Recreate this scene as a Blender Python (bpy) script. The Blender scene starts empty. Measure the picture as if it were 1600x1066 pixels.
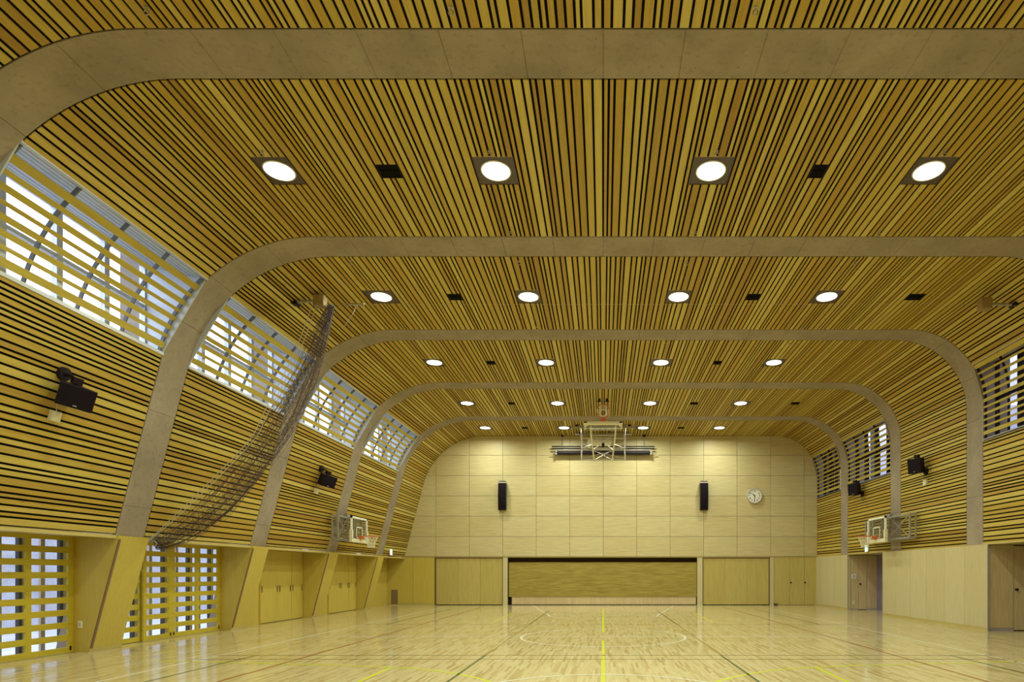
import bpy, bmesh, math, random
from mathutils import Vector, Matrix
random.seed(11)
S = bpy.context.scene
COL = S.collection
R = math.radians

# ------------------------------------------------------------------ camera, sky, exposure, lamps' common data
F = 925.0                      # focal length in pixels of the 1600 px wide frame
VPX, HY, CAMH = 942.5, 895.5, 1.4
cam_d = bpy.data.cameras.new('camera'); cam = bpy.data.objects.new('camera', cam_d); COL.objects.link(cam)
cam.location = (0, 0, CAMH); cam.rotation_euler = (R(90), 0, 0)
cam_d.sensor_fit = 'HORIZONTAL'; cam_d.sensor_width = 36; cam_d.lens = F/1600*36
cam_d.shift_x = (800-VPX)/1600; cam_d.shift_y = (HY-533)/1600
cam_d.clip_start = .05; cam_d.clip_end = 300
S.camera = cam

w = bpy.data.worlds.new('overcast sky'); S.world = w; w.use_nodes = True
nt = w.node_tree; bg = nt.nodes['Background']
bg.inputs['Color'].default_value = (0.80, 0.86, 1.0, 1); bg.inputs['Strength'].default_value = 4.2

S.view_settings.view_transform = 'Standard'; S.view_settings.look = 'None'
S.view_settings.gamma = 1; S.view_settings.use_curve_mapping = False
S.view_settings.exposure = 0.0
S.cycles.max_bounces = 10; S.cycles.diffuse_bounces = 6; S.cycles.glossy_bounces = 4
S.cycles.transparent_max_bounces = 24
S.cycles.sample_clamp_indirect = 6

LAMP_W = 79.0
LAMP_C = (0.95, 1.0, 0.75)

# ------------------------------------------------------------------ helpers
class MB:
    def __init__(s): s.v = []; s.f = []
    def quad(s, *p):
        n = len(s.v); s.v += [tuple(q) for q in p]; s.f.append(tuple(range(n, n+len(p)))); return s
    def box(s, x0, x1, y0, y1, z0, z1):
        n = len(s.v)
        s.v += [(x, y, z) for z in (z0, z1) for y in (y0, y1) for x in (x0, x1)]
        for q in ((0,2,3,1),(4,5,7,6),(0,1,5,4),(2,6,7,3),(0,4,6,2),(1,3,7,5)): s.f.append(tuple(n+i for i in q))
        return s
    def obox(s, c, ax, ay, az):          # oriented box: centre and three half-axis vectors
        c, ax, ay, az = map(Vector, (c, ax, ay, az)); n = len(s.v)
        s.v += [tuple(c+ax*i+ay*j+az*k) for k in (-1,1) for j in (-1,1) for i in (-1,1)]
        fl = ax.cross(ay).dot(az) < 0
        for q in ((0,2,3,1),(4,5,7,6),(0,1,5,4),(2,6,7,3),(0,4,6,2),(1,3,7,5)):
            q = q[::-1] if fl else q
            s.f.append(tuple(n+i for i in q))
        return s
    def bar(s, p, q, a=.02, b=None, up=(0,0,1)):   # square bar from p to q
        p, q = Vector(p), Vector(q); d = (q-p); L = d.length; d.normalize()
        u = Vector(up)
        if abs(d.dot(u)) > .98: u = Vector((1,0,0))
        r = d.cross(u).normalized(); u = r.cross(d)
        return s.obox((p+q)/2, r*a, d*(L/2), u*(b or a))
    def tube(s, pts, r=.01, n=8, closed=False, caps=True):
        pts = [Vector(p) for p in pts]; m = len(pts); base = len(s.v); ref = None
        for i, p in enumerate(pts):
            if closed: d = pts[(i+1) % m]-pts[i-1]
            else: d = pts[min(i+1, m-1)]-pts[max(i-1, 0)]
            d.normalize()
            if ref is None:
                ref = Vector((0,0,1)) if abs(d.z) < .9 else Vector((1,0,0))
            a = d.cross(ref).normalized(); b = a.cross(d); ref = b
            rr = r[i] if isinstance(r, (list, tuple)) else r
            for k in range(n):
                t = 2*math.pi*k/n; s.v.append(tuple(p+a*(rr*math.cos(t))+b*(rr*math.sin(t))))
        for i in range(m if closed else m-1):
            j = (i+1) % m
            for k in range(n):
                l = (k+1) % n
                s.f.append((base+i*n+k, base+i*n+l, base+j*n+l, base+j*n+k))
        if caps and not closed:
            s.f.append(tuple(base+k for k in range(n))[::-1]); s.f.append(tuple(base+(m-1)*n+k for k in range(n)))
        return s
    def prism(s, poly, fn, a, b):        # polygon (u,v) swept from a to b, fn(u,v,t) -> xyz
        n = len(s.v); m = len(poly)
        s.v += [fn(u, v, a) for u, v in poly]+[fn(u, v, b) for u, v in poly]
        s.f.append(tuple(range(n, n+m))[::-1]); s.f.append(tuple(range(n+m, n+2*m)))
        for i in range(m):
            j = (i+1) % m; s.f.append((n+i, n+j, n+m+j, n+m+i))
        return s
    def mesh(s, name, m, smooth=False, fix=True):
        me = bpy.data.meshes.new(name); me.from_pydata(s.v, [], s.f)
        if fix:
            bm = bmesh.new(); bm.from_mesh(me); bmesh.ops.recalc_face_normals(bm, faces=bm.faces); bm.to_mesh(me); bm.free()
        if m: me.materials.append(m)
        if smooth:
            for p in me.polygons: p.use_smooth = True
        me.update(); return me
    def build(s, name, m, parent=None, smooth=False, fix=True, bevel=0):
        o = bpy.data.objects.new(name, s.mesh(name, m, smooth, fix)); link(o, parent)
        if bevel:
            b = o.modifiers.new('bevel', 'BEVEL'); b.width = bevel; b.segments = 2; b.limit_method = 'ANGLE'
        return o

def link(o, parent=None):
    COL.objects.link(o)
    if parent is not None:
        o.parent = parent
        if parent.parent is None: o.matrix_parent_inverse = Matrix.Translation(-parent.location)
    return o

def empty(name, loc=(0,0,0)):
    o = bpy.data.objects.new(name, None); o.empty_display_size = .1; o.location = loc; COL.objects.link(o); return o
def tag(o, label=None, cat=None, group=None, kind=None):
    if label: o['label'] = label
    if cat: o['category'] = cat
    if group: o['group'] = group
    if kind: o['kind'] = kind
    return o
def thing(name, label, cat, loc, group=None): return tag(empty(name, loc), label, cat, group)
def struct(o, label=None): return tag(o, label=label, kind='structure')
ORD = ['first', 'second', 'third', 'fourth', 'fifth', 'sixth', 'seventh', 'eighth']

# ------------------------------------------------------------------ materials
def lin(r, g, b):
    f = lambda c: (c/255/12.92 if c/255 <= .04045 else ((c/255+.055)/1.055)**2.4)
    return (f(r), f(g), f(b), 1)
def base_mat(name):
    m = bpy.data.materials.new(name); m.use_nodes = True
    return m, m.node_tree, m.node_tree.nodes['Principled BSDF']
def N(nt, t, **kw):
    n = nt.nodes.new(t)
    for k, v in kw.items(): setattr(n, k, v)
    return n
def mixc(nt, fac, a, b, mode='MIX'):
    n = N(nt, 'ShaderNodeMix', data_type='RGBA', blend_type=mode)
    for i, x in ((0, fac), (6, a), (7, b)):
        if hasattr(x, 'is_linked') or hasattr(x, 'links'): nt.links.new(x, n.inputs[i])
        else: n.inputs[i].default_value = x
    return n.outputs[2]
def math_n(nt, op, a, b=0.0):
    n = N(nt, 'ShaderNodeMath', operation=op)
    for i, x in ((0, a), (1, b)):
        if hasattr(x, 'links'): nt.links.new(x, n.inputs[i])
        else: n.inputs[i].default_value = x
    return n.outputs[0]
def ramp(nt, fac, stops):
    n = N(nt, 'ShaderNodeValToRGB'); e = n.color_ramp.elements
    while len(e) < len(stops): e.new(.5)
    for i, (p, c) in enumerate(stops): e[i].position = p; e[i].color = c
    nt.links.new(fac, n.inputs[0]); return n.outputs[0]

def plain(name, c, rough=.5, metal=0, spec=.5, noise=0.0, nscale=20):
    m, nt, b = base_mat(name); c = tuple(c[:3])+(1,)
    b.inputs['Roughness'].default_value = rough; b.inputs['Metallic'].default_value = metal
    b.inputs['Specular IOR Level'].default_value = spec
    if noise:
        tc = N(nt, 'ShaderNodeTexCoord'); nz = N(nt, 'ShaderNodeTexNoise'); nz.inputs['Scale'].default_value = nscale
        nz.inputs['Detail'].default_value = 5
        nt.links.new(tc.outputs['Object'], nz.inputs['Vector'])
        lo = tuple(x*(1-noise) for x in c[:3])+(1,); hi = tuple(min(1, x*(1+noise)) for x in c[:3])+(1,)
        nt.links.new(ramp(nt, nz.outputs[0], [(.3, lo), (.7, hi)]), b.inputs['Base Color'])
    else: b.inputs['Base Color'].default_value = c
    return m

def wood(name, stops, grain='y', rough=.45, gscale=26, gamt=.22, spec=.35, knots=False, coat=0):
    """Wood whose tone changes from piece to piece (object or mesh island) with grain along one axis."""
    m, nt, b = base_mat(name)
    tc = N(nt, 'ShaderNodeTexCoord'); oi = N(nt, 'ShaderNodeObjectInfo'); ge = N(nt, 'ShaderNodeNewGeometry')
    rnd = math_n(nt, 'FRACT', math_n(nt, 'ADD', oi.outputs['Random'], ge.outputs['Random Per Island']))
    col = ramp(nt, rnd, stops)
    mp = N(nt, 'ShaderNodeMapping')
    sc = {'x': (1.0, gscale, gscale), 'y': (gscale, 1.0, gscale), 'z': (gscale, gscale, 1.0)}[grain]
    mp.inputs['Scale'].default_value = sc
    off = N(nt, 'ShaderNodeCombineXYZ')
    for i in range(3): nt.links.new(math_n(nt, 'MULTIPLY', rnd, 37.0+11*i), off.inputs[i])
    add = N(nt, 'ShaderNodeVectorMath', operation='ADD')
    nt.links.new(tc.outputs['Object'], add.inputs[0]); nt.links.new(off.outputs[0], add.inputs[1])
    nt.links.new(add.outputs[0], mp.inputs['Vector'])
    nz = N(nt, 'ShaderNodeTexNoise'); nz.inputs['Scale'].default_value = 1.6; nz.inputs['Detail'].default_value = 4
    nz.inputs['Roughness'].default_value = .6; nz.inputs['Distortion'].default_value = .3
    nt.links.new(mp.outputs[0], nz.inputs['Vector'])
    g = ramp(nt, nz.outputs[0], [(.28, (1-gamt*1.5, 1-gamt*1.9, 1-gamt*2.3, 1)), (.62, (1, 1, 1, 1))])
    col = mixc(nt, 1.0, col, g, 'MULTIPLY')
    if knots:
        vo = N(nt, 'ShaderNodeTexVoronoi'); vo.inputs['Scale'].default_value = 1.0
        mp2 = N(nt, 'ShaderNodeMapping'); mp2.inputs['Scale'].default_value = {'x': (1.2, 5, 5), 'y': (5, 1.2, 5), 'z': (5, 5, 1.2)}[grain]
        nt.links.new(add.outputs[0], mp2.inputs['Vector']); nt.links.new(mp2.outputs[0], vo.inputs['Vector'])
        k = ramp(nt, vo.outputs['Distance'], [(.02, (.45, .33, .25, 1)), (.075, (1, 1, 1, 1))])
        col = mixc(nt, .8, col, k, 'MULTIPLY')
    nt.links.new(col, b.inputs['Base Color'])
    b.inputs['Roughness'].default_value = rough; b.inputs['Specular IOR Level'].default_value = spec
    b.inputs['Coat Weight'].default_value = coat
    bp = N(nt, 'ShaderNodeBump'); bp.inputs['Strength'].default_value = .06; bp.inputs['Distance'].default_value = .01
    nt.links.new(nz.outputs[0], bp.inputs['Height']); nt.links.new(bp.outputs[0], b.inputs['Normal'])
    return m

def emit(name, c, s):
    m, nt, b = base_mat(name)
    b.inputs['Base Color'].default_value = (.8, .8, .8, 1)
    b.inputs['Emission Color'].default_value = tuple(c[:3])+(1,); b.inputs['Emission Strength'].default_value = s
    return m

def glass(name, tint=(.96, .98, 1, 1), refl=.1):
    m, nt, b = base_mat(name); out = nt.nodes['Material Output']
    tr = N(nt, 'ShaderNodeBsdfTransparent'); tr.inputs[0].default_value = tint
    gl = N(nt, 'ShaderNodeBsdfGlossy'); gl.inputs['Roughness'].default_value = .02
    mx = N(nt, 'ShaderNodeMixShader'); lw_ = N(nt, 'ShaderNodeLayerWeight'); lw_.inputs[0].default_value = .5
    fac = math_n(nt, 'ADD', .02, math_n(nt, 'MULTIPLY', math_n(nt, 'POWER', lw_.outputs['Facing'], 4.0), .5))
    nt.links.new(fac, mx.inputs[0]); nt.links.new(tr.outputs[0], mx.inputs[1]); nt.links.new(gl.outputs[0], mx.inputs[2])
    nt.links.new(mx.outputs[0], out.inputs['Surface']); return m

SLAT_STOPS = [(0, (.50, .375, .075, 1)), (.18, (.62, .50, .14, 1)), (.34, (.49, .345, .058, 1)), (.55, (.46, .30, .046, 1)), (.70, (.56, .44, .10, 1)), (.86, (.37, .225, .036, 1)), (1, (.49, .365, .07, 1))]
M_slat = wood('larch slat', SLAT_STOPS, 'y', .5, 30, .13, .3, knots=True)
M_wslat = wood('pale window slat', [(0, (.46, .37, .06, 1)), (.5, (.52, .42, .08, 1)), (1, (.44, .34, .05, 1))], 'y', .5, 30, .12, .3)
M_black = plain('black felt behind slats', (.006, .005, .005), .95, spec=.1)
M_maple_h = wood('maple panel lying grain', [(0, (.57, .50, .28, 1)), (.35, (.61, .55, .33, 1)), (.7, (.58, .495, .27, 1)), (1, (.60, .535, .31, 1))], 'x', .42, 14, .1)
M_ply_y = wood('plywood standing grain', [(0, (.54, .43, .085, 1)), (.5, (.58, .47, .105, 1)), (1, (.545, .435, .09, 1))], 'z', .35, 12, .06)
M_ply_r = wood('pale plywood standing grain', [(0, (.56, .50, .29, 1)), (.5, (.60, .54, .33, 1)), (1, (.55, .48, .28, 1))], 'z', .35, 12, .06)
M_ply_b = wood('brownish plywood standing grain', [(0, (.60, .48, .29, 1)), (1, (.64, .52, .32, 1))], 'z', .35, 12, .12)
M_fold = wood('folding door veneer', [(0, (.49, .41, .13, 1)), (.5, (.54, .46, .17, 1)), (1, (.46, .36, .10, 1))], 'z', .35, 9, .09)
M_lattice = wood('golden lattice wood', [(0, (.50, .40, .03, 1)), (1, (.53, .43, .04, 1))], 'y', .4, 20, .1)
M_frame = wood('orange door frame wood', [(0, (.48, .31, .035, 1)), (1, (.51, .34, .045, 1))], 'z', .4, 20, .12)
M_trim = wood('trim board', [(0, (.52, .43, .15, 1)), (1, (.55, .46, .18, 1))], 'y', .4, 20, .1)
M_brownstrip = plain('brown edge strip', (.20, .12, .07), .4)
M_steel = plain('grey painted steel', (.33, .31, .28), .4, .2)
M_batten = plain('slate grey batten', (.10, .11, .13), .5)
M_galv = plain('galvanised steel', (.45, .43, .40), .35, .7)
M_alu = plain('pale aluminium', (.55, .58, .64), .4, .3)
M_darkalu = plain('dark aluminium post', (.02, .022, .03), .4)
M_beige = plain('beige window stile', (.36, .31, .26), .5)
M_plate = plain('dark brown lamp plate', (.078, .056, .06), .45)
M_white = plain('white enamel', (.80, .80, .74), .35)
M_cream = plain('cream paint', (.72, .68, .5), .4)
M_orange = plain('orange rim paint', (.62, .12, .03), .4)
M_blackp = plain('black plastic', (.016, .009, .016), .55, spec=.2)
M_blackg = plain('black speaker grille', (.008, .004, .010), .7, spec=.15, noise=.4, nscale=150)
M_greycap = plain('grey speaker cap', (.50, .46, .44), .4)
M_net = plain('dark purple netting', (.075, .05, .06), .8)
M_netw = plain('white cord net', (.75, .72, .6), .8)
M_rope = plain('pale rope', (.45, .42, .40), .7)
M_purple = plain('violet grey door paint', (.20, .165, .27), .5)
M_guard = plain('pale corner guard', (.50, .46, .52), .4, .3)
M_corr = plain('light ribbed metal', (.50, .54, .62), .45, .2)
M_lens = emit('lit lamp lens', (1.0, .97, .88), 6.0)
M_glass = glass('window glass')
M_board = glass('clear backboard sheet', (.88, .88, .85, 1))
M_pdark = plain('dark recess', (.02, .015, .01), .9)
M_paper = plain('white notice paper', (.75, .75, .75), .6)
M_signw = emit('lit sign white', (.62, .90, 1.0), 1.3)
M_signg = emit('lit sign green', (.05, .55, .30), 1.0)

def concrete(name, c, dots=True):
    m, nt, b = base_mat(name); tc = N(nt, 'ShaderNodeTexCoord')
    n1 = N(nt, 'ShaderNodeTexNoise'); n1.inputs['Scale'].default_value = 1.3; n1.inputs['Detail'].default_value = 8; n1.inputs['Roughness'].default_value = .65
    n2 = N(nt, 'ShaderNodeTexNoise'); n2.inputs['Scale'].default_value = 14; n2.inputs['Detail'].default_value = 6
    for n in (n1, n2): nt.links.new(tc.outputs['Object'], n.inputs['Vector'])
    a = ramp(nt, n1.outputs[0], [(.3, tuple(x*.78 for x in c)+(1,)), (.7, tuple(x*1.12 for x in c)+(1,))])
    d = ramp(nt, n2.outputs[0], [(.30, (.72, .7, .68, 1)), (.46, (1, 1, 1, 1))])
    col = mixc(nt, .55, a, d, 'MULTIPLY')
    vo = N(nt, 'ShaderNodeTexVoronoi'); vo.inputs['Scale'].default_value = 4.5; nt.links.new(tc.outputs['Object'], vo.inputs['Vector'])
    p = ramp(nt, vo.outputs['Distance'], [(.03, (.5, .48, .45, 1)), (.06, (1, 1, 1, 1))])
    col = mixc(nt, .7, col, p, 'MULTIPLY')
    nt.links.new(col, b.inputs['Base Color']); b.inputs['Roughness'].default_value = .75; b.inputs['Specular IOR Level'].default_value = .25
    bp = N(nt, 'ShaderNodeBump'); bp.inputs['Strength'].default_value = .12; bp.inputs['Distance'].default_value = .02
    nt.links.new(n2.outputs[0], bp.inputs['Height']); nt.links.new(bp.outputs[0], b.inputs['Normal'])
    return m
M_conc = concrete('fair faced concrete', (.33, .275, .215))
M_extconc = concrete('pale outdoor concrete', (.57, .59, .68))

def floor_mat():
    m, nt, b = base_mat('maple strip floor'); tc = N(nt, 'ShaderNodeTexCoord')
    sp = N(nt, 'ShaderNodeSeparateXYZ'); nt.links.new(tc.outputs['Object'], sp.inputs[0])
    W, L = .038, .52
    u = math_n(nt, 'DIVIDE', sp.outputs[0], W); row = math_n(nt, 'FLOOR', u)
    wn = N(nt, 'ShaderNodeTexWhiteNoise', noise_dimensions='1D'); nt.links.new(row, wn.inputs['W'])
    v = math_n(nt, 'ADD', math_n(nt, 'DIVIDE', sp.outputs[1], L), math_n(nt, 'MULTIPLY', wn.outputs[0], 9.0))
    cl = math_n(nt, 'FLOOR', v)
    cb = N(nt, 'ShaderNodeCombineXYZ'); nt.links.new(row, cb.inputs[0]); nt.links.new(cl, cb.inputs[1])
    w2 = N(nt, 'ShaderNodeTexWhiteNoise', noise_dimensions='3D'); nt.links.new(cb.outputs[0], w2.inputs['Vector'])
    col = ramp(nt, w2.outputs[0], [(0, (.60, .52, .29, 1)), (.3, (.65, .575, .35, 1)), (.6, (.61, .53, .30, 1)), (.8, (.54, .44, .22, 1)), (1, (.45, .34, .15, 1))])
    mp = N(nt, 'ShaderNodeMapping'); mp.inputs['Scale'].default_value = (60, 2.5, 1); nt.links.new(tc.outputs['Object'], mp.inputs['Vector'])
    nz = N(nt, 'ShaderNodeTexNoise'); nz.inputs['Scale'].default_value = 1; nz.inputs['Detail'].default_value = 4; nt.links.new(mp.outputs[0], nz.inputs['Vector'])
    col = mixc(nt, 1, col, ramp(nt, nz.outputs[0], [(.3, (.86, .82, .74, 1)), (.6, (1, 1, 1, 1))]), 'MULTIPLY')
    # board joints
    fu = math_n(nt, 'FRACT', u); fv = math_n(nt, 'FRACT', v)
    ju = math_n(nt, 'LESS_THAN', fu, .035); jv = math_n(nt, 'LESS_THAN', fv, .006)
    j = math_n(nt, 'MAXIMUM', ju, jv)
    col = mixc(nt, math_n(nt, 'MULTIPLY', j, .45), col, (.22, .14, .05, 1))
    nt.links.new(col, b.inputs['Base Color'])
    # each board lies at a very slightly different tilt
    nm = N(nt, 'ShaderNodeVectorMath', operation='SUBTRACT'); nt.links.new(w2.outputs['Color'], nm.inputs[0]); nm.inputs[1].default_value = (.5, .5, .5)
    ns = N(nt, 'ShaderNodeVectorMath', operation='MULTIPLY'); nt.links.new(nm.outputs[0], ns.inputs[0]); ns.inputs[1].default_value = (.004, .022, 0)
    ge = N(nt, 'ShaderNodeNewGeometry'); na = N(nt, 'ShaderNodeVectorMath', operation='ADD'); nt.links.new(ge.outputs['Normal'], na.inputs[0]); nt.links.new(ns.outputs[0], na.inputs[1])
    nn = N(nt, 'ShaderNodeVectorMath', operation='NORMALIZE'); nt.links.new(na.outputs[0], nn.inputs[0]); nt.links.new(nn.outputs[0], b.inputs['Normal'])
    b.inputs['Roughness'].default_value = .115; b.inputs['Specular IOR Level'].default_value = .5
    return m
M_floor = floor_mat()

# ------------------------------------------------------------------ hall cross section (x, z) as a function of arc length s
ZC = 7.344
TH = math.atan(.262); RL = 2.8; RR = 1.8; XR = 9.28
u0 = (math.sin(TH), math.cos(TH)); A0 = (-9.17, 0.0)
XCOR = A0[0]+.262*ZC
TL = RL*math.tan((math.pi/2-TH)/2)
CL = (XCOR+TL, ZC-RL); CR = (XR-RR, ZC-RR)
L1 = ZC/math.cos(TH)-TL; L2 = RL*(math.pi/2-TH); L3 = CR[0]-CL[0]; L4 = RR*math.pi/2; L5 = CR[1]
STOT = L1+L2+L3+L4+L5
def prof(s):
    """point, tangent, outward normal"""
    if s <= L1: p = (A0[0]+u0[0]*s, u0[1]*s); t = u0
    elif s <= L1+L2:
        a = math.pi-TH-(s-L1)/RL; p = (CL[0]+RL*math.cos(a), CL[1]+RL*math.sin(a)); t = (math.sin(a), -math.cos(a))
    elif s <= L1+L2+L3: p = (CL[0]+s-L1-L2, ZC); t = (1, 0)
    elif s <= L1+L2+L3+L4:
        a = math.pi/2-(s-L1-L2-L3)/RR; p = (CR[0]+RR*math.cos(a), CR[1]+RR*math.sin(a)); t = (math.sin(a), -math.cos(a))
    else: p = (XR, CR[1]-(s-L1-L2-L3-L4)); t = (0, -1)
    return p, t, (-t[1], t[0])
def s_left(z):
    lo, hi = 0, L1+L2
    for _ in range(50):
        m = (lo+hi)/2
        if prof(m)[0][1] < z: lo = m
        else: hi = m
    return lo
def s_right(z):
    lo, hi = L1+L2+L3, STOT
    for _ in range(50):
        m = (lo+hi)/2
        if prof(m)[0][1] > z: lo = m
        else: hi = m
    return lo
def s_ceil(x): return L1+L2+(x-CL[0])
def seg_pts(s0, s1, off=0.0, step=.22):
    n = max(2, int((s1-s0)/step)+1); out = []
    for i in range(n+1):
        p, t, nn = prof(s0+(s1-s0)*i/n); out.append((p[0]+nn[0]*off, p[1]+nn[1]*off))
    return out

ZB = 2.08                      # bottom of the slatted walls
YEND, YBACK = 25.7, -2.0
RIBW = .64
RIB = [2.475+4*k for k in range(6)]
BAYS = {-1: (YBACK, RIB[0])}
for k in range(6): BAYS[k] = (RIB[k]+RIBW, RIB[k+1] if k < 5 else YEND)
ZWL0, ZWL1 = 5.31, 6.58        # left clerestory
ZWR0, ZWR1 = 4.67, 6.47        # right clerestory
LEFT_WIN = (0, 1, 2, 3, 4); RIGHT_WIN = (2, 4, 5)
LX = -9.35                     # plane of the left doors
RX = 9.245                     # plane of the right panels

# ------------------------------------------------------------------ floor
fl = MB().box(-9.62, 12.6, YBACK-.2, 26.6, -.2, 0).build('floor', M_floor); struct(fl, 'glossy maple strip sports floor with coloured court lines')
ground = MB().box(-40, -9.62, -15, 40, -.4, -.12).build('terrace', M_extconc); struct(ground, 'pale concrete terrace outside the left doors')
ground2 = MB().box(12.6, 30, -15, 40, -.4, -.12).build('terrace', M_extconc); struct(ground2, 'pale concrete yard outside the right wall')

def lmat(n, c): return plain(n, c, .2)
LW, LY, LG, LB = lmat('white court paint', (.80, .78, .66)), lmat('yellow court paint', (.62, .70, .02)), lmat('dark green court paint', (.05, .09, .03)), lmat('red brown court paint', (.33, .10, .035))
LK = lmat('thin brown court paint', (.22, .17, .05))
def strip(pts, wd, m, name, closed=False, z=.0015):
    b = MB(); n = len(pts); k = len(b.v)
    P = [Vector((x, y, 0)) for x, y in pts]
    for i, p in enumerate(P):
        d = (P[(i+1) % n]-P[i-1]) if closed else (P[min(i+1, n-1)]-P[max(i-1, 0)])
        d.normalize(); q = Vector((-d.y, d.x, 0))*(wd/2)
        b.v += [(p.x+q.x, p.y+q.y, z), (p.x-q.x, p.y-q.y, z)]
    for i in range(n if closed else n-1):
        j = (i+1) % n; b.f.append((2*i, 2*i+1, 2*j+1, 2*j))
    o = b.build(name, m, fl)
    return o
def arc(cx, cy, r, a0, a1, n=48): return [(cx+r*math.cos(R(a0+(a1-a0)*i/n)), cy+r*math.sin(R(a0+(a1-a0)*i/n))) for i in range(n+1)]
def ln(x0, y0, x1, y1, wd, m, nm): strip([(x0, y0), (x1, y1)], wd, m, nm)
WL, YL, GL, BL = 'white_court_line', 'yellow_court_line', 'green_court_line', 'brown_court_line'
for sx in (-1, 1):
    ln(6.5*sx, .6, 6.5*sx, 25.3, .05, LW, WL)
    ln(5.88*sx, .6, 5.88*sx, 10.05, .04, LG, GL); ln(5.88*sx, 16.1, 5.88*sx, 23, .04, LG, GL)
    ln(4.95*sx, .6, 4.95*sx, 24.5, .045, LB, BL)
    ln(2.0*sx, .6, 2.0*sx, 10.05, .04, LG, GL); ln(2.0*sx, 16.1, 2.0*sx, 21.9, .04, LG, GL)
    ln(2.0*sx, 10.05, 2.0*sx, 16.1, .02, LK, BL)
    ln(3.14*sx, 4.5, 3.14*sx, 8.74, .05, LY, YL); ln(3.14*sx, 17, 3.14*sx, 20.7, .05, LY, YL)
    strip([(1.35*sx, 7.45), (1.5*sx, 7.66), (1.7*sx, 7.9), (2.0*sx, 8.18), (2.4*sx, 8.47), (2.86*sx, 8.70), (3.3*sx, 8.82), (3.9*sx, 8.95), (4.5*sx, 9.03), (5.4*sx, 9.18), (6.25*sx, 9.31), (7.2*sx, 9.4)], .05, LY, YL)
    strip([(-3.0*sx, 25.2), (-1.8*sx, 19.6)], .05, LW, WL)
    strip([(-3.0*sx, .8), (-1.8*sx, 6.4)], .05, LW, WL)
ln(-6.5, 13.0, 6.5, 13.0, .05, LW, WL)
strip(arc(0, 13, 1.79, 0, 360, 72)[:-1], .05, LW, WL, True, .0022)
strip(arc(0, 19.6, 1.8, 180, 360), .05, LW, WL, z=.0022); ln(-1.8, 19.6, 1.8, 19.6, .05, LW, WL)
strip(arc(0, 6.35, 1.8, 0, 180), .05, LW, WL, z=.0022); ln(-1.8, 6.4, 1.8, 6.4, .05, LW, WL)
ln(-6.5, 25.3, 6.5, 25.3, .05, LW, WL)
for y0, y1 in ((.6, 9.95), (10.12, 12.25), (13.9, 23.6)): ln(0, y0, 0, y1, .052, LY, YL)
for y in (9.6, 10.05, 16.07): ln(-6.6, y, 6.6, y, .04, LK, BL)

# ------------------------------------------------------------------ concrete ribs
def clean(p):
    return p
rib_in = []
s = s_left(.02)
marks = []                     # shutter joints in arc length
for i in range(-5, 9): marks.append(s_ceil(i*.905))
for q in (s_left(2.6), s_left(4.3), s_left(5.9), L1+L2*.45, L1+L2*.75): marks.append(q)
for q in (L1+L2+L3+L4*.35, L1+L2+L3+L4*.75, s_right(5.2), s_right(3.3)): marks.append(q)
marks = sorted(marks)
ss = [s_left(.0)]
q = .15
while q < STOT-.05:
    if not any(abs(q-m) < .03 for m in marks): ss.append(q)
    q += .16
ss.append(STOT)
ss = sorted(ss+[m+d for m in marks for d in (-.007, 0, .007)])
def is_mark(q): return any(abs(q-m) < 1e-6 for m in marks)
inner = []
for q in ss:
    p, t, n = prof(q); o = .009 if is_mark(q) else 0
    inner.append((p[0]+n[0]*o, p[1]+n[1]*o))
outer = [(9.95, 0), (9.95, 7.95), (-8.55, 7.95), (-8.55, 4.9), (-9.7, 0)]
for k, y in enumerate(RIB):
    b = MB(); poly = inner+outer; m = len(poly)
    b.v = [(x, y, z) for x, z in poly]+[(x, y+RIBW, z) for x, z in poly]
    b.f = [tuple(range(m)), tuple(range(2*m-1, m-1, -1))]+[(i, (i+1) % m, m+(i+1) % m, m+i) for i in range(m)]
    o = b.build('trim_%d' % (k+1), M_conc)
    bm = bmesh.new(); bm.from_mesh(o.data); bmesh.ops.triangulate(bm, faces=[f for f in bm.faces if len(f.verts) > 4]); bmesh.ops.recalc_face_normals(bm, faces=bm.faces); bm.to_mesh(o.data); bm.free()
    struct(o, 'bent grey concrete portal rib, %s from the far wall' % ORD[5-k])

roof = MB().box(-8.9, 10.2, YBACK-.3, 26.3, 7.95, 8.15).build('roof', M_extconc); struct(roof, 'roof slab over the hall')

# ------------------------------------------------------------------ slats
GAP = .031; WD = (.040, .067, .098)
def widths(length, gap=GAP, choices=WD, weights=(3, 4, 4)):
    seq = []; tot = 0
    while True:
        wv = random.choices(choices, weights)[0]
        if tot+wv+gap > length: break
        seq.append(wv); tot += wv+gap
    return seq, (length-sum(seq))/max(1, len(seq))
slat_cache = {}
def slat_mesh(wv, L, m):
    key = (round(wv, 3), round(L, 3), m.name)
    if key not in slat_cache:
        slat_cache[key] = MB().box(-wv/2, wv/2, -L/2, L/2, 0, .014).mesh('slat', m)
    return slat_cache[key]
def slat_at(sm, wv, y0, y1, m, parent, joined=None):
    p, t, n = prof(sm)
    if joined is not None:
        c = (p[0]+n[0]*.007, (y0+y1)/2, p[1]+n[1]*.007)
        joined.obox(c, (t[0]*wv/2, 0, t[1]*wv/2), (0, (y1-y0)/2, 0), (n[0]*.007, 0, n[1]*.007)); return
    o = bpy.data.objects.new('slat', slat_mesh(wv, y1-y0, m))
    o.location = (p[0], (y0+y1)/2, p[1]); o.rotation_euler = (0, -math.atan2(t[1], t[0]), 0)
    COL.objects.link(o); o.parent = parent
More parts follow.
